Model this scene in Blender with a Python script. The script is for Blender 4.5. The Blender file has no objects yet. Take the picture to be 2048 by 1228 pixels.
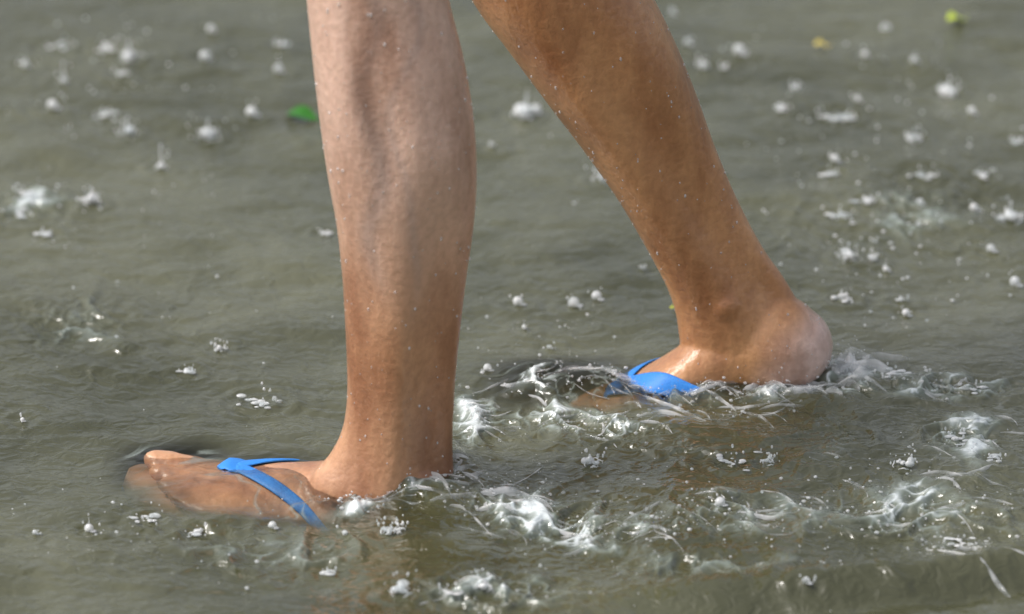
import bpy, math, random
import numpy as np
from mathutils import Vector
from mathutils.bvhtree import BVHTree
random.seed(7); rng=np.random.default_rng(7)
sc=bpy.context.scene; col=sc.collection
R=math.radians
# ------------------------------------------------ camera geometry
TH=R(22); D=5.0; F=13000.0
CAM=np.array([0,-D*math.cos(TH),D*math.sin(TH)])
FW=np.array([0,math.cos(TH),-math.sin(TH)]); UP=np.array([0,math.sin(TH),math.cos(TH)]); RT=np.array([1.,0,0])
def ray(px,py): return FW+(px-1024)/F*RT+(614-py)/F*UP
def W(px,py,z=0.0):
    d=ray(px,py); return CAM+d*((z-CAM[2])/d[2])
def P(px,py,Y):
    d=ray(px,py); return CAM+d*((Y-CAM[1])/d[1])
cd=bpy.data.cameras.new('camera'); cam=bpy.data.objects.new('camera',cd); col.objects.link(cam)
cam.location=CAM; cam.rotation_euler=(math.pi/2-TH,0,0)
cd.sensor_width=36; cd.lens=F/2048*36; cd.clip_end=500; cd.clip_start=0.1
cd.dof.use_dof=True; cd.dof.focus_distance=4.74; cd.dof.aperture_fstop=4.5
sc.camera=cam
# ------------------------------------------------ light
w=bpy.data.worlds.new('World'); sc.world=w; w.use_nodes=True
nt=w.node_tree; bg=nt.nodes['Background']
sky=nt.nodes.new('ShaderNodeTexSky'); sky.sky_type='NISHITA'; sky.sun_disc=False
AZ=R(262); EL=R(54)
sky.sun_elevation=EL; sky.sun_rotation=AZ; sky.dust_density=4; sky.air_density=1
hs=nt.nodes.new('ShaderNodeHueSaturation'); hs.inputs['Saturation'].default_value=0.35
nt.links.new(sky.outputs[0],hs.inputs['Color']); nt.links.new(hs.outputs[0],bg.inputs[0]); bg.inputs[1].default_value=0.15
sd=bpy.data.lights.new('sun','SUN'); sd.energy=1.8; sd.angle=R(18); sd.color=(1,.965,.92)
so=bpy.data.objects.new('sun',sd); col.objects.link(so)
sdir=Vector((math.sin(AZ)*math.cos(EL),math.cos(AZ)*math.cos(EL),math.sin(EL)))
so.rotation_euler=sdir.to_track_quat('Z','Y').to_euler()
sc.view_settings.view_transform='Standard'; sc.view_settings.look='None'; sc.view_settings.exposure=0
# ------------------------------------------------ noise
TAB=rng.random((256,256))
def vn(x,y,s=0):
    x=np.asarray(x)+s*17.31; y=np.asarray(y)+s*9.77
    xi=np.floor(x).astype(int); yi=np.floor(y).astype(int); fx=x-xi; fy=y-yi
    fx=fx*fx*fx*(fx*(fx*6-15)+10); fy=fy*fy*fy*(fy*(fy*6-15)+10)
    a=TAB[xi%256,yi%256]; b=TAB[(xi+1)%256,yi%256]; c=TAB[xi%256,(yi+1)%256]; d=TAB[(xi+1)%256,(yi+1)%256]
    return (a*(1-fx)+b*fx)*(1-fy)+(c*(1-fx)+d*fx)*fy
def fbm(x,y,s=0,o=4):
    t=0; amp=1; n=0
    for k in range(o):
        ang=.6*k; xr=x*math.cos(ang)-y*math.sin(ang); yr=x*math.sin(ang)+y*math.cos(ang)
        t=t+amp*vn(xr*2**k,yr*2**k,s+k*3); n+=amp; amp*=.5
    return t/n
def sstep(a,b,x):
    t=np.clip((x-a)/(b-a),0,1); return t*t*(3-2*t)
# ------------------------------------------------ mesh collecting
class MB:
    def __init__(s): s.v=[]; s.f=[]
    def add(s,vs,fs):
        n=len(s.v); s.v+= [tuple(map(float,v)) for v in vs]; s.f+=[tuple(i+n for i in f) for f in fs]
    def loft(s,rings,cap=True):
        n=len(s.v); m=len(rings[0])
        for r in rings: s.v+=[tuple(map(float,p)) for p in r]
        for i in range(len(rings)-1):
            for j in range(m):
                a=n+i*m+j; b=n+i*m+(j+1)%m; s.f.append((a,b,b+m,a+m))
        if cap:
            for k,rev in ((0,True),(len(rings)-1,False)):
                c=np.mean(rings[k],axis=0); s.v.append(tuple(c)); ci=len(s.v)-1
                for j in range(m):
                    a=n+k*m+j; b=n+k*m+(j+1)%m
                    s.f.append((ci,b,a) if rev else (ci,a,b))
    def ball(s,c,r,nz=0,seg=10,rg=6,seed=0):
        r=np.array(r if hasattr(r,'__len__') else (r,r,r),float); rings=[]
        for i in range(1,rg):
            ph=math.pi*i/rg
            ring=[]
            for j in range(seg):
                t=2*math.pi*j/seg
                d=np.array([math.sin(ph)*math.cos(t),math.sin(ph)*math.sin(t),-math.cos(ph)])
                k=1+(nz*(random.random()-.5) if nz else 0)
                ring.append(np.array(c)+d*r*k)
            rings.append(ring)
        s.loft(rings)
        s.v[-2]=tuple(np.array(c)-[0,0,r[2]]); s.v[-1]=tuple(np.array(c)+[0,0,r[2]])
    def tube(s,pts,rad,seg=6):
        pts=[np.array(p,float) for p in pts]; rings=[]
        for i,p in enumerate(pts):
            t=pts[min(i+1,len(pts)-1)]-pts[max(i-1,0)]; t/= (np.linalg.norm(t)+1e-9)
            a=np.cross(t,[0.1,.2,1]); a/=np.linalg.norm(a)+1e-9; b=np.cross(t,a)
            r=rad[i] if hasattr(rad,'__len__') else rad
            rings.append([p+r*(math.cos(q)*a+math.sin(q)*b) for q in [2*math.pi*j/seg for j in range(seg)]])
        s.loft(rings)
    def build(s,name,mat,parent=None,smooth=True):
        me=bpy.data.meshes.new(name); me.from_pydata(s.v,[],s.f); me.update()
        if smooth: me.polygons.foreach_set('use_smooth',[True]*len(me.polygons))
        me.materials.append(mat); o=bpy.data.objects.new(name,me); col.objects.link(o)
        if parent: o.parent=parent
        return o
def tag(o,label=None,cat=None,group=None,kind=None):
    if label: o['label']=label
    if cat: o['category']=cat
    if group: o['group']=group
    if kind: o['kind']=kind
def mat(name,colr,rough=.5,**kw):
    m=bpy.data.materials.new(name); m.use_nodes=True; p=m.node_tree.nodes['Principled BSDF']
    p.inputs['Base Color'].default_value=(*colr,1); p.inputs['Roughness'].default_value=rough
    for k,v in kw.items(): p.inputs[k.replace('_',' ')].default_value=v
    return m
def N(m,t,**kw):
    n=m.node_tree.nodes.new(t)
    for k,v in kw.items():
        if k in n.inputs: n.inputs[k].default_value=v
        else: setattr(n,k,v)
    return n
def L(m,a,b): m.node_tree.links.new(a,b)
# ------------------------------------------------ splash list  (px,py,size px,type)
SP=[(50,135,28,'b'),(120,100,60,'f'),(127,170,30,'c'),(215,108,56,'f'),(258,130,58,'k'),(240,158,40,'f'),(422,75,28,'b'),(410,128,36,'b'),
(105,220,36,'b'),(210,228,42,'f'),(253,257,42,'k'),(415,262,58,'k'),(322,325,34,'c'),(503,228,38,'b'),(557,148,30,'b'),(558,100,30,'f'),
(60,392,80,'f'),(182,400,46,'k'),(40,422,60,'f'),(92,460,24,'f'),(440,698,24,'k'),(375,742,30,'f'),(650,458,30,'f'),(515,803,100,'f'),
(1052,225,66,'k'),(982,292,15,'b'),(1200,368,40,'k'),(1036,607,32,'b'),(1147,610,36,'b'),(1193,597,32,'b'),(1048,655,14,'b'),(975,748,26,'b'),(1100,695,14,'b'),(1285,545,11,'b'),
(1478,118,40,'b'),(1375,98,26,'b'),(1405,138,30,'k'),(1445,140,22,'f'),(1730,122,24,'b'),(1828,130,28,'b'),(1898,178,54,'k'),(1943,226,27,'b'),
(1562,222,36,'f'),(1650,240,56,'f'),(1695,240,40,'f'),(1716,212,20,'b'),(1828,282,36,'k'),(1670,325,28,'b'),(1666,348,34,'f'),(1850,360,60,'f'),(1970,358,44,'f'),
(1840,410,24,'b'),(1948,412,27,'b'),(1836,448,14,'b'),(1690,442,60,'f'),(1738,405,40,'f'),(2020,436,54,'k'),(1982,495,28,'b'),(1696,519,44,'k'),
(1746,519,22,'k'),(1750,485,11,'b'),(1772,542,20,'b'),(2030,556,34,'b'),(1812,628,26,'b'),(1806,600,20,'f'),(1690,600,44,'f'),(1590,175,30,'f'),(2035,290,34,'f'),(1345,28,24,'b'),(1775,60,22,'f'),
(178,1065,27,'b'),(300,1042,64,'f'),(390,1057,46,'f'),(775,1064,28,'k'),(800,1060,24,'k'),(690,1063,18,'b'),(800,1182,48,'k'),(1185,925,40,'k'),(1535,928,30,'k'),
(1460,928,74,'f'),(1908,1095,80,'f'),(1440,1020,30,'b'),(1806,945,40,'k'),(1992,935,36,'f'),(1915,890,60,'f'),(1612,1175,24,'b'),(905,1188,48,'f'),(968,1172,36,'k'),
(1780,770,56,'f'),(1940,792,54,'f'),(45,843,14,'b'),(70,1068,16,'b'),(545,1045,24,'b'),(660,1130,26,'f')]
# ------------------------------------------------ water height field
CH=[(1030,1000,130,50,1.1),(1250,1045,200,42,1.1),(1500,1035,240,46,1.1),(1820,1025,280,66,1.1),(1650,770,120,36,1.1),(1400,795,220,30,1.05),(1150,850,160,34,.95),
(950,850,50,60,.85),(1950,900,110,60,.8),(850,985,110,30,1.1),(720,1010,130,20,.8),(1000,1180,160,40,.6),(1900,1095,120,30,.8),(550,1095,260,50,.40),(60,400,120,40,.5),
(1760,430,240,90,.48),(200,650,200,80,.42),(1060,785,90,28,.6),(1230,775,50,20,.5),(1850,785,190,26,.8),(230,130,120,60,.4),(1600,900,300,60,.6),(1500,1120,400,36,.4)]
def churn(x,y):
    c=np.zeros_like(x)
    for px,py,rx,ry,a in CH:
        q=W(px,py); rx/=2700; ry/=1000
        c=np.maximum(c,a*np.exp(-((x-q[0])/rx)**2-((y-q[1])/ry)**2))
    return c*(.5+.9*sstep(.3,.62,fbm(x*13+4,y*8+7,51,3))).clip(0,1.15)
def warp(x,y,s=0):
    return x+.030*(fbm(x*15,y*11,5+s,3)-.5)*2, y+.045*(fbm(x*13,y*10,9+s,3)-.5)*2
def ridge(x,y,s=0,fx=24,fy=24):
    X,Y=warp(x,y,s); n=fbm(X*fx,Y*fy,20+s,2); return 1-np.abs(2*n-1)*2.2
rip=[(W(px,py)[:2],s/2700) for px,py,s,t in SP]
wk=np.array([W(px,py)[:2] for px,py in ((980,1222),(1150,1200),(1400,1193),(1600,1192),(1800,1172),(2060,1135),(2300,1085))])
def bump(h,x,y,px,py,a,rx,ry):
    q=W(px,py); return h+a*np.exp(-((x-q[0])/rx)**2-((y-q[1])/ry)**2)
def height(x,y):
    x=np.asarray(x,float); y=np.asarray(y,float)
    fade=np.exp(-(np.maximum(0,np.hypot(x,y)-2)/3)**2)
    xw=x+.02*(fbm(x*9,y*9,61,2)-.5); yw=y+.03*(fbm(x*8,y*8,66,2)-.5)
    h=.012*(fbm(x*4,y*3.4,1,2)-.5)+.0105*(fbm(xw*10,yw*15,2,2)-.5)+.0040*(fbm(xw*24,yw*42,3,3)-.5)
    c=churn(x,y)
    h=h+c*(.010*(sstep(.0,1,ridge(x,y))**1.2-.3)+.0032*sstep(.2,1,ridge(x,y,7,56,56))+.0015*(fbm(x*75,y*60,11,2)-.5))
    for (q,s) in rip:
        d2=(x-q[0])**2+(y-q[1])**2; m=d2<.05**2
        if np.any(m):
            d=np.sqrt(d2[m]) if x.ndim else np.sqrt(d2)
            add=.0009*np.cos(d/.0075*2*math.pi*.5)*np.exp(-(d/(.011+s*.9))**2)
            if x.ndim: h[m]+=add
            else: h=h+add
    yc=np.interp(x,wk[:,0],wk[:,1])+.022*(fbm(x*11,x*0+.3,77,3)-.5); k=sstep(0.0,.2,x-wk[0,0])*np.clip(.3+1.3*fbm(x*9,y*6+3,71,2),0,1.3)
    h=h+k*.009*np.exp(-((y-yc-.022)/.022)**2)-k*.012*np.exp(-((y-yc+.012)/.020)**2)
    h=bump(h,x,y,330,922,.003,.03,.025)
    h=bump(h,x,y,480,960,.004,.04,.028)
    h=bump(h,x,y,640,978,.005,.04,.022)
    h=bump(h,x,y,845,985,.012,.035,.028)
    h=bump(h,x,y,908,930,.012,.016,.032)
    h=bump(h,x,y,1120,768,.015,.044,.045)
    h=bump(h,x,y,1210,788,.008,.022,.02)
    h=bump(h,x,y,1440,790,.006,.035,.022)
    h=bump(h,x,y,1685,745,.007,.020,.035)
    return h*fade
def axis(a,b,st,ext):
    m=np.arange(a,b,st); g=[]; d=st
    x=b
    while x<ext: g.append(x); d*=1.25; x+=d
    g.append(ext); g2=[]; d=st; x=a-st
    while x>-ext: g2.append(x); d*=1.25; x-=d
    g2.append(-ext)
    return np.concatenate([np.array(g2)[::-1],m,np.array(g)])
ax=axis(-.46,.46,.0011,150)
ya=np.concatenate([np.arange(-.64,-.10,.0016),np.arange(-.10,.86,.0026)])
ylo=[];d=.0016;x=-.64-d
while x>-150: ylo.append(x); d*=1.25; x-=d
yhi=[];d=.0026;x=.86+d
while x<150: yhi.append(x); d*=1.25; x+=d
ay=np.concatenate([[-150],np.array(ylo)[::-1],ya,yhi,[150]])
X,Y=np.meshgrid(ax,ay); X=X.ravel(); Y=Y.ravel(); Z=height(X,Y)
nx,ny=len(ax),len(ay)
me=bpy.data.meshes.new('water'); me.vertices.add(nx*ny); me.vertices.foreach_set('co',np.stack([X,Y,Z],1).ravel())
i=np.arange((nx-1)*(ny-1)); r_=i//(nx-1); c_=i%(nx-1); a=r_*nx+c_
q=np.stack([a,a+1,a+1+nx,a+nx],1).ravel()
me.loops.add(len(q)); me.loops.foreach_set('vertex_index',q); me.polygons.add(len(i)); me.polygons.foreach_set('loop_start',np.arange(len(i))*4)
me.update(calc_edges=True); me.polygons.foreach_set('use_smooth',np.ones(len(i),bool))
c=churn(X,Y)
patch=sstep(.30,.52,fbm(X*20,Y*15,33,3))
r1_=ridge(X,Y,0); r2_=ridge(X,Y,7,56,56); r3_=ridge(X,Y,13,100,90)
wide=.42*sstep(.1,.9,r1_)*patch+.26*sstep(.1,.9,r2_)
crest_glint=.62*sstep(.76,.98,r1_)*patch+.66*sstep(.78,.97,r2_)*sstep(.40,.54,fbm(X*32,Y*22,35,2))+.62*sstep(.82,.97,r3_)*sstep(.45,.58,fbm(X*44,Y*30,37,2))  # whitened ridge tops: froth plus highlights painted into the water colour
foam=np.clip(sstep(.22,.8,c)*(wide+crest_glint),0,.93)
clear=np.zeros_like(c)
for px,py,rx,ry,a in ((345,930,108,40,.97),(480,962,160,50,.97),(640,985,150,42,.95),(1110,768,150,52,.85),(1290,775,130,40,.85),(1420,780,100,25,.6)):
    p_=W(px,py); clear=np.maximum(clear,a*np.exp(-(((X-p_[0])/(rx/2700))**4+((Y-p_[1])/(ry/1000))**4)))
# thin pale streaks over the submerged feet
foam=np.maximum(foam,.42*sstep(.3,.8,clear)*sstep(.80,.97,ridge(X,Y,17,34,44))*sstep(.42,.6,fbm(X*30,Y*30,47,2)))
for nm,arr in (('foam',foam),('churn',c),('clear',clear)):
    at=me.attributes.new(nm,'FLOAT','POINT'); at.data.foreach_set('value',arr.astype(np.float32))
wm=bpy.data.materials.new('flood_water'); wm.use_nodes=True; n=wm.node_tree.nodes; p=n['Principled BSDF']; out=n['Material Output']
geo=N(wm,'ShaderNodeNewGeometry')
mp=N(wm,'ShaderNodeMapping'); mp.inputs['Scale'].default_value=(1,.75,1); L(wm,geo.outputs['Position'],mp.inputs['Vector'])
n1=N(wm,'ShaderNodeTexNoise',Scale=4.5,Detail=6.0,Roughness=.6,Distortion=.6); L(wm,mp.outputs[0],n1.inputs['Vector'])
cr=N(wm,'ShaderNodeValToRGB'); L(wm,n1.outputs['Fac'],cr.inputs[0])
cr.color_ramp.elements[0].position=.36; cr.color_ramp.elements[0].color=(.058,.060,.026,1)
cr.color_ramp.elements[1].position=.66; cr.color_ramp.elements[1].color=(.135,.136,.076,1)
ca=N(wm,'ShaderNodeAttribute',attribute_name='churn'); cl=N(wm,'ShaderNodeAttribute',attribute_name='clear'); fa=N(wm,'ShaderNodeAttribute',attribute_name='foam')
def op(o_,a,b):
    m=N(wm,'ShaderNodeMath',operation=o_); 
    for k,v in enumerate((a,b)):
        if isinstance(v,(int,float)): m.inputs[k].default_value=v
        elif v is not None: L(wm,v,m.inputs[k])
    return m.outputs[0]
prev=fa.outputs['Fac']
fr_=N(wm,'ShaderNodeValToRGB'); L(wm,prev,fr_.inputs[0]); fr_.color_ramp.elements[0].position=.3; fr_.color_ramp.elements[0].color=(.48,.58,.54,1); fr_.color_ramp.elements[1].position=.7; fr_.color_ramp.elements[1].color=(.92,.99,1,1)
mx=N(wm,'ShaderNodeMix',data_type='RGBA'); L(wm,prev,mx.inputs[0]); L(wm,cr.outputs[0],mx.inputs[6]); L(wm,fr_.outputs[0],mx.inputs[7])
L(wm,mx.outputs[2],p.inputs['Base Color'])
p.inputs['Roughness'].default_value=.04; p.inputs['IOR'].default_value=1.75
mp2=N(wm,'ShaderNodeMapping'); mp2.inputs['Scale'].default_value=(1,1.3,1); L(wm,geo.outputs['Position'],mp2.inputs['Vector'])
n2=N(wm,'ShaderNodeTexNoise',Scale=65.0,Detail=2.5,Roughness=.5,Distortion=.8); L(wm,mp2.outputs[0],n2.inputs['Vector'])
bs0=op('MULTIPLY_ADD',ca.outputs['Fac'],.4); bs0.node.inputs[2].default_value=.28
bs=op('MULTIPLY',bs0,op('SUBTRACT',1.0,op('MULTIPLY',cl.outputs['Fac'],.5)))
bp=N(wm,'ShaderNodeBump',Distance=.011); L(wm,bs,bp.inputs['Strength']); L(wm,n2.outputs['Fac'],bp.inputs['Height'])
L(wm,bp.outputs[0],p.inputs['Normal'])
tr=N(wm,'ShaderNodeBsdfTransparent'); tr.inputs[0].default_value=(.99,.98,.93,1)
df=N(wm,'ShaderNodeMixShader')
inv=N(wm,'ShaderNodeMath',operation='SUBTRACT',use_clamp=True); L(wm,cl.outputs['Fac'],inv.inputs[0]); L(wm,prev,inv.inputs[1])
L(wm,inv.outputs[0],df.inputs[0]); L(wm,p.outputs[0],df.inputs[1])
gl=N(wm,'ShaderNodeBsdfGlossy',Roughness=.04); L(wm,bp.outputs[0],gl.inputs['Normal'])
fr=N(wm,'ShaderNodeFresnel',IOR=1.40); L(wm,bp.outputs[0],fr.inputs['Normal'])
tm=N(wm,'ShaderNodeMixShader'); L(wm,fr.outputs[0],tm.inputs[0]); L(wm,tr.outputs[0],tm.inputs[1]); L(wm,gl.outputs[0],tm.inputs[2])
L(wm,tm.outputs[0],df.inputs[2]); L(wm,df.outputs[0],out.inputs['Surface'])
me.materials.append(wm); water=bpy.data.objects.new('water',me); col.objects.link(water); tag(water,kind='structure')
gm=mat('silty_ground',(.09,.08,.045),.8)
gn=N(gm,'ShaderNodeTexNoise',Scale=12.0,Detail=6.0); gr=N(gm,'ShaderNodeValToRGB'); L(gm,gn.outputs['Fac'],gr.inputs[0])
gr.color_ramp.elements[0].color=(.22,.21,.12,1); gr.color_ramp.elements[1].color=(.34,.32,.21,1); L(gm,gr.outputs[0],gm.node_tree.nodes['Principled BSDF'].inputs['Base Color'])
g=MB(); g.add([(-150,-150,-.115),(150,-150,-.115),(150,150,-.115),(-150,150,-.115)],[(0,1,2,3)]); go=g.build('ground',gm,smooth=False); tag(go,kind='structure')
# ------------------------------------------------ person
def cat(pts,m):
    pts=np.array(pts,float); o=[]
    for i in range(len(pts)-1):
        p0=pts[max(i-1,0)]; p1=pts[i]; p2=pts[i+1]; p3=pts[min(i+2,len(pts)-1)]
        for k in range(m):
            t=k/m; o.append(.5*((2*p1)+(-p0+p2)*t+(2*p0-5*p1+4*p2-p3)*t*t+(-p0+3*p1-3*p2+p3)*t**3))
    o.append(pts[-1]); return np.array(o)
def G(a,c,s): return math.exp(-((a-c)/s)**2)
def angd(a,b): return (a-b+180)%360-180
FL=[(650,-1150,1010,-1150,-.28,1.0),(600,-900,990,-900,-.29,1.0),(575,-600,930,-600,-.31,.95),(580,-380,900,-380,-.32,.92),(592,-240,884,-240,-.33,.9),(602,-120,878,-120,-.335,.88),
(613,0,898,0,-.335,.90),(625,120,928,120,-.335,.92),(639,240,948,240,-.335,.92),(655,350,954,350,-.335,.90),(673,450,948,450,-.335,.88),(684,550,934,550,-.335,.86),(690,650,922,650,-.335,.84),
(694,750,912,750,-.335,.80),(692,815,908,820,-.335,.76),(681,868,906,880,-.335,.72),(656,915,908,940,-.335,.68),(618,965,912,1010,-.335,.62),(645,1050,908,1090,-.335,.6)]
RL=[(640,-1150,1010,-1150,-.17,1.0),(660,-900,1040,-900,-.165,1.0),(725,-620,1065,-640,-.16,.95),(790,-400,1080,-440,-.155,.92),(835,-250,1095,-350,-.15,.9),(880,-130,1135,-255,-.15,.9),
(945,0,1225,-135,-.15,.92),(1018,100,1297,-20,-.15,.92),(1098,208,1350,85,-.15,.92),(1168,300,1393,190,-.147,.9),(1236,398,1432,298,-.145,.88),(1290,490,1474,397,-.143,.85),(1332,570,1524,492,-.142,.76),
(1350,622,1566,552,-.142,.66),(1357,665,1598,608,-.142,.60),(1362,705,1616,662,-.142,.56)]
body=MB()
def leg(rows,front):
    A=cat(rows,6); rings=[]; n=48
    for r in A:
        Lp=P(r[0],r[1],r[4]); Rp=P(r[2],r[3],r[4]); c=(Lp+Rp)/2; a=(Rp-Lp)/2; ra=np.linalg.norm(a); b=np.array([0,ra*r[5],0])
        ym=(r[1]+r[3])/2; ring=[]
        for j in range(n):
            ph=360*j/n-180; cs=math.cos(R(ph)); sn=math.sin(R(ph))
            if front:
                low=float(sstep(330,650,ym)); k=1-.10*low*max(0,cs)**1.2-.34*low*max(0,cs)-.05*max(0,-cs)
                m=1-.085*G(ym,230,150)*G(angd(ph,-98),0,16)+.05*G(ym,230,150)*G(angd(ph,-72),0,17)+.04*G(ym,180,220)*G(angd(ph,-128),0,18)
                m-=.18*G(ym,455,105)*G(angd(ph,-58),0,22)+.17*G(ym,800,190)*G(angd(ph,-60),0,20)
                m+=.055*G(ym,650,260)*G(angd(ph,-98),0,18)-.03*G(ym,700,200)*G(angd(ph,-128),0,12)
                m+=.08*G(ym,290,75)*G(angd(ph,-45),0,26)
            else:
                low=float(sstep(150,480,ym)); k=1-.36*low*max(0,cs)-.05*max(0,-cs)
                m=1-.17*G(ym,190,170)*G(angd(ph,-86),0,20)-.19*G(ym,440,130)*G(angd(ph,-70),0,20)+.08*G(ym,80,160)*G(angd(ph,-40),0,25)+.09*G(ym,350,250)*G(angd(ph,-124),0,20)
                m-=.24*G(ym,595,50)*G(angd(ph,-45),0,18)
                m+=.07*G(ym,520,130)*G(angd(ph,-20),0,11)
            ring.append(c+a*cs*(1 if abs(sn)<.35 else m*.3+.7)+b*sn*k*m)
        rings.append(ring)
    body.loft(rings)
leg(FL,True); leg(RL,False)
hp=P(830,-1190,-.225); body.ball(hp,(.125,.16,.11),seg=24,rg=14)
class Foot:
    def __init__(s,heel,pitch,yaw,side,toebend,LS):
        s.o=np.array(heel); s.f=np.array([-math.cos(pitch)*math.cos(yaw),math.cos(pitch)*math.sin(yaw),math.sin(pitch)])
        s.s=np.array([math.sin(yaw),math.cos(yaw),0])*side
        u=np.cross(s.f,s.s); s.u=u if u[2]>0 else -u; s.tb=toebend; s.LS=LS
    def T(s,x,y,z):
        b=max(0,x-.165)*s.tb
        return s.o+s.LS*(s.f*x+s.s*y+s.u*(z+b))
FPF=[(.000,.012,.014,.034,0),(.004,.020,.008,.044,0),(.012,.026,.003,.056,0),(.028,.031,0,.066,0),(.05,.032,0,.074,0),(.075,.032,.001,.080,0),(.092,.033,.002,.077,.001),(.108,.034,.003,.068,.001),(.124,.036,.004,.057,.002),(.145,.038,.003,.046,.002),
(.168,.041,.001,.036,.001),(.188,.042,0,.029,.000),(.204,.040,.001,.023,.002),(.218,.034,.004,.017,.006),(.226,.027,.006,.013,.010)]
FPR=[(.000,.015,.012,.037,0),(.004,.023,.005,.048,0),(.012,.029,-.003,.060,0),(.026,.0335,-.007,.068,0),(.045,.032,-.004,.069,0),(.07,.028,.006,.063,0),(.095,.031,.010,.056,.001),(.12,.036,.006,.047,.002),(.145,.042,.004,.039,.002),
(.168,.0455,.001,.033,.001),(.188,.046,0,.027,.000),(.202,.043,.001,.023,.002),(.212,.036,.004,.019,.006)]
fF=Foot([P(928,900,-.335)[0],-.337,-.090],R(18.5),R(7),1,-.03,1.02)
fR=Foot([P(1668,700,-.142)[0],-.145,.012],R(-17.5),R(2),-1,.10,.96)
def foot(ft,FP,tr_):
    A=cat(FP,4); rings=[]
    for x,hw,zb,zt,yo in A:
        ring=[]; n=32
        for j in range(n):
            t=2*math.pi*j/n; cs=math.cos(t); sn=math.sin(t)
            y=hw*math.copysign(abs(cs)**.9,cs)
            z=(zb+zt)/2+(zt-zb)/2*math.copysign(abs(sn)**(.6 if sn<0 else 1.15),sn)
            if sn>0: y+=.22*hw*sn*min(1,x/.12); y*= 1-.18*sn
            ring.append(ft.T(x,y+yo,z))
        rings.append(ring)
    body.loft(rings)
    for (y0,y1,xe,r) in ((.027,.023,.250,.0100),(.0095,.009,.243,.0080),(-.006,-.006,.234,.0076),(-.020,-.019,.223,.0072),(-.033,-.030,.208,.0070)):
        rr=[]; xb=xe-.058; r*=tr_
        for k in range(17):
            u=k/16; x=xb+(xe-xb)*u; y=y0+(y1-y0)*u
            rad=r*(1.0-.14*G(u,.55,.16))*(math.sqrt(max(0,1-((u-.68)/.32)**2)) if u>.68 else 1)*(.55+.45*min(1,u/.3))+.0004
            zc=r*.95+.002*math.sin(3.14*min(1,u*1.3))
            rr.append([ft.T(x,y+rad*math.cos(q)*1.04,zc+rad*math.sin(q)*(.85 if u>.7 else .95)) for q in [2*math.pi*j/16 for j in range(16)]])
        body.loft(rr)
foot(fF,FPF,1); foot(fR,FPR,1)
body.ball(fR.T(.064,.0195,.080),(.013,.012,.013),seg=16,rg=10); body.ball(fF.T(.056,-.018,.074),(.014,.008,.015),seg=16,rg=10)
body.ball(fR.T(.025,0,.024),(.029,.031,.030),seg=24,rg=16)
tmp=body.build('tmp',gm); md=tmp.modifiers.new('r','REMESH'); md.mode='VOXEL'; md.voxel_size=.0019; md.use_smooth_shade=True
ms=tmp.modifiers.new('s','SMOOTH'); ms.factor=.5; ms.iterations=8
dg=bpy.context.evaluated_depsgraph_get(); bme=bpy.data.meshes.new_from_object(tmp.evaluated_get(dg)); bpy.data.objects.remove(tmp)
bme.name='person'; bme.materials.clear()
person=bpy.data.objects.new('person',bme); col.objects.link(person)
bme.polygons.foreach_set('use_smooth',np.ones(len(bme.polygons),bool))
nv=len(bme.vertices); co=np.zeros(nv*3); bme.vertices.foreach_get('co',co); co=co.reshape(-1,3)
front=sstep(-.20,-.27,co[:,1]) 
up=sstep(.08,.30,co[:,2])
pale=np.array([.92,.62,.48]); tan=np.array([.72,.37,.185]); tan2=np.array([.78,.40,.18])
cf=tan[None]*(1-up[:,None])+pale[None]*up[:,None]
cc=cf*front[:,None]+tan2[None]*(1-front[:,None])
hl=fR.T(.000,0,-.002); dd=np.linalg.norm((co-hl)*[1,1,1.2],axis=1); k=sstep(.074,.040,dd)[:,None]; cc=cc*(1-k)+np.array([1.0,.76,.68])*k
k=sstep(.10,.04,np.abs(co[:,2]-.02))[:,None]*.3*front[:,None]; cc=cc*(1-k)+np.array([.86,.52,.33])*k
k=(sstep(.085,.02,co[:,2]+.03*(fbm(co[:,0]*60,co[:,2]*25,91,2)-.5))*sstep(-.082,-.058,co[:,0])*front*.5)[:,None]; cc=cc*(1-k)+np.array([.26,.12,.06])*k  # darker lower back of front leg: wet skin and shade painted together
shade_x=-.098+.006*np.sin(co[:,2]*55)+.03*(.30-co[:,2]); k=np.exp(-((co[:,0]-shade_x)/.0075)**2)*sstep(.14,.2,co[:,2])*front*.42  # bluish-grey shading streaks down the front shin, painted into the skin tone
k=k+np.exp(-((co[:,0]-shade_x-.022-.01*np.sin(co[:,2]*40))/.0035)**2)*sstep(.12,.2,co[:,2])*front*.28
k=np.clip(k,0,.5)[:,None]; cc=cc*(1-k)+np.array([.42,.36,.35])*k
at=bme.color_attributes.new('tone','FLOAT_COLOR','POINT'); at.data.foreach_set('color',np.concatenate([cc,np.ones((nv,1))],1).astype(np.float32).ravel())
sm=mat('wet_skin',(.5,.27,.15),.42); p=sm.node_tree.nodes['Principled BSDF']
ta=N(sm,'ShaderNodeAttribute',attribute_name='tone'); s1=N(sm,'ShaderNodeTexNoise',Scale=22.0,Detail=5.0,Roughness=.58)
tg=N(sm,'ShaderNodeNewGeometry'); tmap=N(sm,'ShaderNodeMapping'); tmap.inputs['Scale'].default_value=(1,1,.35); L(sm,tg.outputs['Position'],tmap.inputs[0]); L(sm,tmap.outputs[0],s1.inputs['Vector'])
r1=N(sm,'ShaderNodeValToRGB'); L(sm,s1.outputs['Fac'],r1.inputs[0]); r1.color_ramp.elements[0].position=.34; r1.color_ramp.elements[0].color=(.58,.47,.41,1); r1.color_ramp.elements[1].position=.60; r1.color_ramp.elements[1].color=(1.0,.98,.98,1)
m1=N(sm,'ShaderNodeMix',data_type='RGBA',blend_type='MULTIPLY'); m1.inputs[0].default_value=1; L(sm,ta.outputs['Color'],m1.inputs[6]); L(sm,r1.outputs[0],m1.inputs[7])
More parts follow.
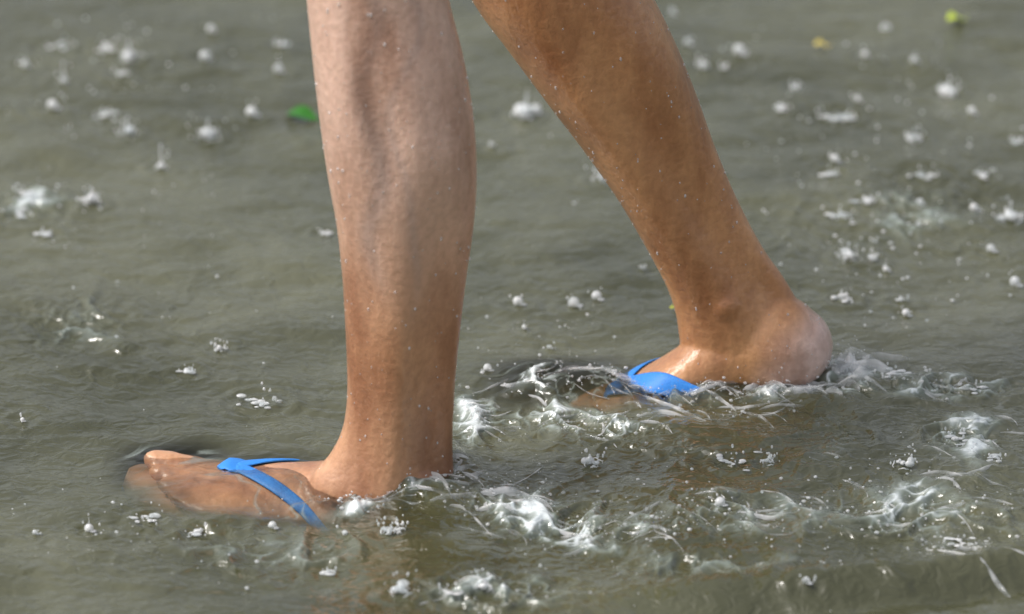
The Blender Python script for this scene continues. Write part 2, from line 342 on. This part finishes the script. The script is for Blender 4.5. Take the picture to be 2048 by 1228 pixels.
s3=N(sm,'ShaderNodeTexNoise',Scale=200.0,Detail=3.0); L(sm,tg.outputs['Position'],s3.inputs['Vector'])
r3=N(sm,'ShaderNodeValToRGB'); L(sm,s3.outputs['Fac'],r3.inputs[0]); r3.color_ramp.elements[0].position=.3; r3.color_ramp.elements[0].color=(.86,.84,.82,1); r3.color_ramp.elements[1].position=.6; r3.color_ramp.elements[1].color=(1,1,1,1)
m3=N(sm,'ShaderNodeMix',data_type='RGBA',blend_type='MULTIPLY'); m3.inputs[0].default_value=1; L(sm,m1.outputs[2],m3.inputs[6]); L(sm,r3.outputs[0],m3.inputs[7])
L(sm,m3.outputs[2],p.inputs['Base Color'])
p.inputs['Subsurface Weight'].default_value=.08; p.inputs['Subsurface Radius'].default_value=(.010,.004,.002); p.inputs['Subsurface Scale'].default_value=1
p.inputs['Coat Weight'].default_value=.7; p.inputs['Coat Roughness'].default_value=.27
b1=N(sm,'ShaderNodeBump',Distance=.007,Strength=.42); L(sm,s1.outputs['Fac'],b1.inputs['Height'])
b2=N(sm,'ShaderNodeBump',Distance=.001,Strength=.75); L(sm,s3.outputs['Fac'],b2.inputs['Height']); L(sm,b1.outputs[0],b2.inputs['Normal']); L(sm,b2.outputs[0],p.inputs['Normal']); L(sm,b2.outputs[0],p.inputs['Coat Normal'])
bme.materials.append(sm)
tag(person,'bare legs of a person striding left through flood water in blue strapped flip-flops','person')
shm=mat('dark_cloth',(.04,.045,.06),.85)
sh=MB()
for rows in (FL,RL):
    A=cat(rows[:4],5)[:12]; rings=[]
    for r in A:
        Lp=P(r[0],r[1],r[4]); Rp=P(r[2],r[3],r[4]); c=(Lp+Rp)/2; a=(Rp-Lp)/2*1.12; b=np.array([0,np.linalg.norm(a)*r[5],0])
        rings.append([c+a*math.cos(q)+b*math.sin(q) for q in [2*math.pi*j/32 for j in range(32)]])
    sh.loft(rings,cap=False)
sh.ball(hp,(.137,.172,.12),seg=28,rg=14)
sh.build('shorts',shm,person)
# ------------------------------------------------ flip-flops
blue=mat('blue_rubber',(.04,.32,.95),.5); bn=N(blue,'ShaderNodeTexNoise',Scale=90.0,Detail=4.0); br=N(blue,'ShaderNodeValToRGB'); L(blue,bn.outputs['Fac'],br.inputs[0])
br.color_ramp.elements[0].position=.35; br.color_ramp.elements[0].color=(.02,.21,.78,1); br.color_ramp.elements[1].position=.65; br.color_ramp.elements[1].color=(.06,.38,1,1); L(blue,br.outputs[0],blue.node_tree.nodes['Principled BSDF'].inputs['Base Color'])
bed=mat('tan_foam',(.42,.25,.14),.6); en=N(bed,'ShaderNodeTexNoise',Scale=90.0,Detail=3.0); er=N(bed,'ShaderNodeValToRGB'); L(bed,en.outputs['Fac'],er.inputs[0])
er.color_ramp.elements[0].color=(.66,.38,.22,1); er.color_ramp.elements[1].color=(.82,.53,.33,1); L(bed,er.outputs[0],bed.node_tree.nodes['Principled BSDF'].inputs['Base Color'])
bvh=BVHTree.FromPolygons([Vector(v) for v in co],[tuple(f.vertices) for f in bme.polygons])
OUT=[(-.006,.0,.006),(-.004,.016,-.016),(.006,.026,-.026),(.03,.034,-.034),(.06,.035,-.036),(.10,.036,-.040),(.14,.042,-.045),(.175,.046,-.047),(.20,.046,-.044),(.22,.043,-.037),(.238,.038,-.024),(.250,.030,-.006),(.256,.018,.008)]
def sole_slab(ft,z0,z1,grow,drop):
    m=MB(); A=cat(OUT,3); rings=[]
    def Tz(x,y,z): return ft.T(x,y,z-drop*max(0,(.17-x)))
    for x,yp,ym in A:
        c=(yp+ym)/2; h=max(.002,(yp-ym)/2+grow)
        rings.append([Tz(x,c+h,z0+.002),Tz(x,c+h,z1-.001),Tz(x,c+h-.0015,z1),Tz(x,c,z1),Tz(x,c-h+.0015,z1),Tz(x,c-h,z1-.001),Tz(x,c-h,z0+.002),Tz(x,c-h+.0015,z0),Tz(x,c,z0),Tz(x,c+h-.0015,z0)])
    m.loft(rings); return m
def strap(ft,knot,end,w0,w1):
    m=MB(); pts=[]; k=24
    for i in range(k+1):
        t=i/k
        x=knot[0]+(end[0]-knot[0])*t; y=knot[1]+(end[1]-knot[1])*math.sin(t*math.pi/2)**.9
        o=ft.T(x,y,.12); hit=bvh.ray_cast(Vector(o),Vector(-ft.u),.16)
        if hit[0] is not None and t<.9:
            pos=np.array(hit[0])+np.array(hit[1])*.0016; nrm=np.array(hit[1])
        else:
            pos=ft.T(end[0]+(x-end[0])*.5,end[1],.02*(1-t)/.1*1.0 if t>.9 else .02); nrm=ft.s*math.copysign(1,end[1])
        pts.append((pos,nrm,t))
    ps=np.array([q[0] for q in pts]); ns=np.array([q[1] for q in pts])
    for _ in range(4):
        ps[1:-1]=(ps[:-2]+2*ps[1:-1]+ps[2:])/4; ns[1:-1]=(ns[:-2]+2*ns[1:-1]+ns[2:])/4
    rings=[]
    for i,pp in enumerate(ps):
        t=i/k; tg_=ps[min(i+1,k)]-ps[max(i-1,0)]; tg_/=np.linalg.norm(tg_); nn=ns[i]/np.linalg.norm(ns[i]); sd_=np.cross(tg_,nn); sd_/=np.linalg.norm(sd_)
        wd=w0*(1-t)**.9+w1; thk=.0013
        rings.append([pp+sd_*wd*math.cos(q_)+nn*thk*math.sin(q_) for q_ in [2*math.pi*j/12 for j in range(12)]])
    m.loft(rings); return m
for ft,drop,kx,w0,w1,ends in ((fF,0,.186,.0042,.0024,((.110,.038),(.080,-.041))),(fR,.07,.168,.0060,.0058,((.094,.041),(.110,-.043)))):
    s_=sole_slab(ft,-.010,-.0005,.002,drop).build('flip_flop',bed,person)
    sole_slab(ft,-.0165,-.0102,.003,drop).build('outsole',blue,s_)
    for e in ends: strap(ft,(kx-.002,.010),e,w0,w1).build('strap',blue,s_)
    kn=MB(); hit=bvh.ray_cast(Vector(ft.T(kx,.011,.12)),Vector(-ft.u),.16)
    kc=np.array(hit[0]) if hit[0] is not None else ft.T(kx,.011,.034)
    A=[kc+ft.u*(.0028*math.cos(q_/8*1.6))+ft.f*(q_/8*.024-.013)-ft.u*(.020*max(0,q_/8-.75)) for q_ in range(9)]
    rings=[]
    for i,pp in enumerate(A):
        t=i/8; wd=.0105*math.sin(math.pi*min(1,.18+t*.82))**.6+.002
        rings.append([pp+ft.s*wd*math.cos(a_)+ft.u*.0018*math.sin(a_) for a_ in [2*math.pi*j/14 for j in range(14)]])
    kn.loft(rings); kn.build('toe_post',blue,s_)
# ------------------------------------------------ water drops / foam materials
def dropmat(name,lo,hi,scale=230.0,dark=.82):
    dm=mat(name,(.95,.97,.98),.05,IOR=1.7); p=dm.node_tree.nodes['Principled BSDF']
    dn=N(dm,'ShaderNodeTexNoise',Scale=scale,Detail=1.5); dr=N(dm,'ShaderNodeValToRGB'); L(dm,dn.outputs['Fac'],dr.inputs[0]); dr.color_ramp.elements[0].position=.38; dr.color_ramp.elements[0].color=(dark,dark*1.06,dark*1.08,1); dr.color_ramp.elements[1].position=.6; dr.color_ramp.elements[1].color=(1,1,1,1)
    tg=N(dm,'ShaderNodeNewGeometry'); L(dm,tg.outputs['Position'],dn.inputs['Vector'])
    L(dm,dr.outputs[0],p.inputs['Base Color'])
    dout=dm.node_tree.nodes['Material Output']; dt=N(dm,'ShaderNodeBsdfTransparent'); dx=N(dm,'ShaderNodeMixShader')
    dl=N(dm,'ShaderNodeMapRange'); L(dm,dn.outputs['Fac'],dl.inputs[0]); dl.inputs[1].default_value=.36; dl.inputs[2].default_value=.64; dl.inputs[3].default_value=hi; dl.inputs[4].default_value=lo; L(dm,dl.outputs[0],dx.inputs[0])
    L(dm,p.outputs[0],dx.inputs[1]); L(dm,dt.outputs[0],dx.inputs[2]); L(dm,dx.outputs[0],dout.inputs['Surface']); return dm
dm=dropmat('splash_water',.22,.65,90.0,.9); dm2=dropmat('white_water',.45,.88,80.0,.75); dm3=dropmat('clear_drop',.40,.8)
nr=np.zeros(nv*3); bme.vertices.foreach_get('normal',nr); nr=nr.reshape(-1,3)
idx=np.where((co[:,2]>.01)&(co[:,2]<.42))[0]; pk=rng.choice(idx,760); dr_=MB()
for i_ in pk:
    r=random.choice((.0004,.0005,.0006,.0007,.0010)); dr_.ball(co[i_]+nr[i_]*r*.2,(r,r,r*random.uniform(1,1.8)),seg=6,rg=4)
dro=dr_.build('water_droplets',dm3,person); dro['kind']='stuff'
# ------------------------------------------------ rain splashes
TYP={'b':'round rain bead','k':'ragged tall splash','f':'low flat splash','c':'thin upright splash'}
ORD=['first','second','third','fourth','fifth','sixth','seventh','eighth','ninth','tenth','eleventh','twelfth','thirteenth','fourteenth','fifteenth','sixteenth','seventeenth','eighteenth']
def region(px,py):
    if py<560:
        if px<660: return 'far water left of legs'
        if px<1300: return 'far water between legs'
        return 'far water right of legs'
    if py<860:
        if px<690: return 'water before the upright shin'
        if px<1330: return 'water between the two feet'
        return 'water right of raised heel'
    if px<700: return 'near water below front foot'
    return 'churned wake behind front foot'
grp={}
for s_ in SP: grp.setdefault((s_[3],region(s_[0],s_[1])),[]).append(s_)
hz=height(np.array([W(a[0],a[1])[0] for a in SP]),np.array([W(a[0],a[1])[1] for a in SP]))
for i_,s_ in enumerate(SP):
    px,py,sz,t=s_; q=W(px,py); z0=float(hz[i_]); w_=sz/2700; m=MB(); r=w_/2
    def drops(n,spread,hh):
        for _ in range(n):
            a_=random.random()*6.28; d_=random.uniform(.3,1)*spread; rr=random.uniform(.0004,.0011)
            m.ball((d_*math.cos(a_),d_*math.sin(a_),random.uniform(0,hh)),(rr,rr,rr*random.uniform(1,2.2)),seg=6,rg=4)
    def rim(rad,hh,sq=1.0):
        a0=random.random()*6.28; n_=random.randint(2,4)
        for k in range(n_):
            st=a0+k*6.28/n_; ln=6.28/n_*random.uniform(.4,.8); rr=rad*random.uniform(.8,1.15)
            pts=[(rr*math.cos(st+ln*u)*(1+.1*math.sin(9*u)),sq*rr*math.sin(st+ln*u),hh*math.sin(3.14*u)*random.uniform(.5,1)) for u in [v/7 for v in range(8)]]
            kk=random.uniform(.0003,.0008); m.tube(pts,[kk*(.15+math.sin(3.14*v/7)) for v in range(8)],6)
    if t=='b':
        r2=r*.66
        m.ball((0,0,r2*.6),(r2,r2,r2*.95),seg=20,rg=12); m.ball((r*.6,-r*.2,r*.02),(r*.5,r*.45,r*.14),seg=12,rg=7); drops(3,r*1.8,r*1.6)
        if random.random()<.3: m.tube([(0,0,r),(r*.05,0,r*1.7),(0,0,r*2.2)],[r*.12,r*.05,r*.02],6); m.ball((0,0,r*2.5),(r*.10,r*.10,r*.2),seg=8,rg=6)
    elif t=='k':
        for _ in range(7):
            a_=random.random()*6.28; d_=random.uniform(.1,.8)*r; rr=random.uniform(.16,.38)*r
            m.ball((d_*math.cos(a_),d_*math.sin(a_),rr*.6+random.uniform(0,.3)*r),(rr*random.uniform(.8,1.5),rr,rr*random.uniform(.7,1.2)),seg=14,rg=9)
        rim(r*.9,r*.3,1.2)
        if py<560: m.tube([(0,0,0),(r*.08,0,r*.5),(r*.02,0,r*1.2)],[r*.2,r*.12,r*.04],8); m.ball((r*.05,0,r*1.4),(r*.12,r*.12,r*.2),seg=8,rg=6)
        drops(14,r*1.6,r*1.7)
    elif t=='c':
        m.tube([(0,0,0),(r*.1,0,r*.9),(-r*.05,0,r*1.9),(0,0,r*2.8)],[r*.3,r*.16,r*.10,r*.05],8); m.ball((0,0,r*3),(r*.16,r*.16,r*.3),nz=.1); m.ball((0,0,r*.25),(r*.6,r*.5,r*.4),seg=14,rg=8); rim(r*.9,r*.2); drops(5,r*1.4,r*2.5)
    else:
        nn=int(4+sz/8)
        for _ in range(nn):
            x0=random.gauss(0,.5)*r; y0=random.gauss(0,.45)*r; k_=random.uniform(.0005,.0020)
            m.ball((x0,y0,k_*.1),(k_*random.uniform(1.2,2.8),k_*random.uniform(.7,1.4),k_*random.uniform(.4,.9)),seg=12,rg=7)
        drops(8,r*1.2,r*.8)
    o=m.build('rain_splash',dm); o.location=(q[0],q[1],z0); o.rotation_euler=(0,0,random.uniform(-.3,.3))
    key=(t,region(px,py)); ls=sorted(grp[key]); k_=ls.index(s_)
    if len(ls)==1: lab=f'only {TYP[t]} on the {key[1]}'
    else: lab=f'{TYP[t]}, {key[1]}, {ORD[k_]} from the left'
    tag(o,lab,'splash','raindrop splashes on the flood water')
# ------------------------------------------------ foam and spray: translucent curling crests plus fine drops
def foamset(name,label,regs,n,ndrop,mat_):
    m=MB()
    for (px,py,rx,ry,wt,hh) in regs:
        for _ in range(int(n*wt)):
            a_=random.gauss(0,.5)*rx; b_=random.gauss(0,.5)*ry; q=W(px+a_,py+b_); x,y=q[0],q[1]
            l_=random.uniform(.014,.040); an=random.gauss(0,.3); ns=14; pp=[]; cv=random.gauss(0,.05)
            for u in range(ns): pp.append((x,y,an)); x+=math.cos(an)*l_/ns; y+=math.sin(an)*l_/ns*1.5; an+=cv; cv+=random.gauss(0,.02)
            PX=np.array(pp); H=height(PX[:,0],PX[:,1]); H=np.convolve(np.pad(H,3,'edge'),np.ones(7)/7,'valid'); top=hh*random.uniform(.35,1)*min(1,l_/.015); lean=random.uniform(-.9,.9); ph=random.random()*6; vs=[]
            for j in range(ns):
                e=math.sin(math.pi*(j+.3)/(ns-.4))**.7; t_=top*e*(.9+.1*math.sin(j*.7+ph)); nx_,ny_=-math.sin(pp[j][2]),math.cos(pp[j][2])
                for v,(ho,oo) in enumerate(((-.35,-.25),(.3,-.05),(.75,.25),(1.0,.7),(.85,1.05))):
                    vs.append((pp[j][0]+nx_*oo*t_*lean*1.3,pp[j][1]+ny_*oo*t_*lean*1.3,H[j]+ho*t_))
            m.add(vs,[(j*5+v,j*5+v+1,(j+1)*5+v+1,(j+1)*5+v) for j in range(ns-1) for v in range(4)])
        A=[(random.gauss(0,.55)*rx,random.gauss(0,.55)*ry) for _ in range(int(ndrop*wt))]
        if A:
            Q=np.array([W(px+a_,py+b_)[:2] for a_,b_ in A]); H=height(Q[:,0],Q[:,1])
            for q,h_ in zip(Q,H):
                r=random.choice((.0003,.0004,.0005,.0006,.0008,.0012))
                m.ball((q[0],q[1],h_+abs(random.gauss(0,.6))*hh*1.6),(r*random.uniform(.8,1.6),r,r),seg=6,rg=4)
    o=m.build(name,mat_); tag(o,label,'foam',None,'stuff')
foamset('foam','white churned foam and spray trailing behind the front foot',[(1010,1000,120,50,1.2,.005),(860,965,80,35,1.3,.005),(730,1005,120,14,.6,.002),(1250,1045,200,45,1,.0025),(1480,1030,200,50,.7,.0025),(1800,1020,230,70,1,.0025),(1910,1095,100,30,.4,.003),(1000,1180,170,30,.3,.002),(1920,900,110,50,.4,.002)],16,110,dm2)
foamset('foam','white splashing foam around the raised heel and rear flip-flop',[(1685,762,46,28,.8,.011),(1560,785,110,18,1.0,.006),(1350,797,130,12,.9,.004),(1110,785,100,22,.5,.003),(1230,778,50,14,.5,.004),(1170,850,160,30,.6,.003),(1450,825,160,20,.5,.003),(950,850,40,60,.3,.004),(1850,785,120,20,.4,.003)],24,120,dm2)
foamset('water_flecks','tiny white flecks of rain scattered over the whole flood water',[(250,200,300,200,1.2,.005),(150,420,180,60,.4,.002),(1750,250,300,220,1.8,.005),(1800,500,260,150,1.2,.005),(1100,300,150,200,.3,.003),(400,600,350,200,.35,.002),(300,1080,350,90,.6,.003),(1100,680,180,80,.4,.003),(1500,1050,500,120,1.2,.003)],0,85,dm)
# ------------------------------------------------ floating leaves
def leaf(px,py,sz,colr,label,rot,flat=.5):
    lm=mat('leaf_'+str(len(bpy.data.materials)),colr,.4); ln=N(lm,'ShaderNodeTexNoise',Scale=120.0); lr=N(lm,'ShaderNodeValToRGB'); L(lm,ln.outputs['Fac'],lr.inputs[0])
    lr.color_ramp.elements[0].color=(*[c*.6 for c in colr],1); lr.color_ramp.elements[1].color=(*[min(1,c*1.2) for c in colr],1); L(lm,lr.outputs[0],lm.node_tree.nodes['Principled BSDF'].inputs['Base Color'])
    m=MB(); l_=sz/2700; vs=[]; n_=10
    for i in range(n_+1):
        u=i/n_; wd=l_*.26*math.sin(math.pi*u**.8)+.0003
        for j in range(5):
            v=(j-2)/2; vs.append((l_*(u-.5),wd*v*1.5,(abs(v)*wd*.4+l_*.08*math.sin(u*5.1))*flat+.0028))
    fs=[(i*5+j,i*5+j+1,(i+1)*5+j+1,(i+1)*5+j) for i in range(n_) for j in range(4)]
    m.add(vs,fs); q=W(px,py); m.tube([(l_*.48,0,.002),(l_*.6,.001,.003),(l_*.72,.003,.003)],.0004,5)
    o=m.build('floating_leaf',lm); o.location=(q[0],q[1],float(height(np.array([q[0]]),np.array([q[1]]))[0])); o.rotation_euler=(0.06,0,rot); tag(o,label,'leaf','leaves floating on the flood water')
leaf(606,230,76,(.04,.22,.015),'green leaf floating just behind the upright shin',-.35,.8)
leaf(1912,46,44,(.65,.80,.05),'bright yellow-green leaf on the far water at upper right',.4,1.5)
leaf(1643,100,34,(.75,.60,.12),'dull yellow leaf on the far water right of the slanted calf',.1,1.5)
leaf(1345,630,13,(.55,.58,.05),'tiny yellow leaf fragment beside the rear ankle',.8)
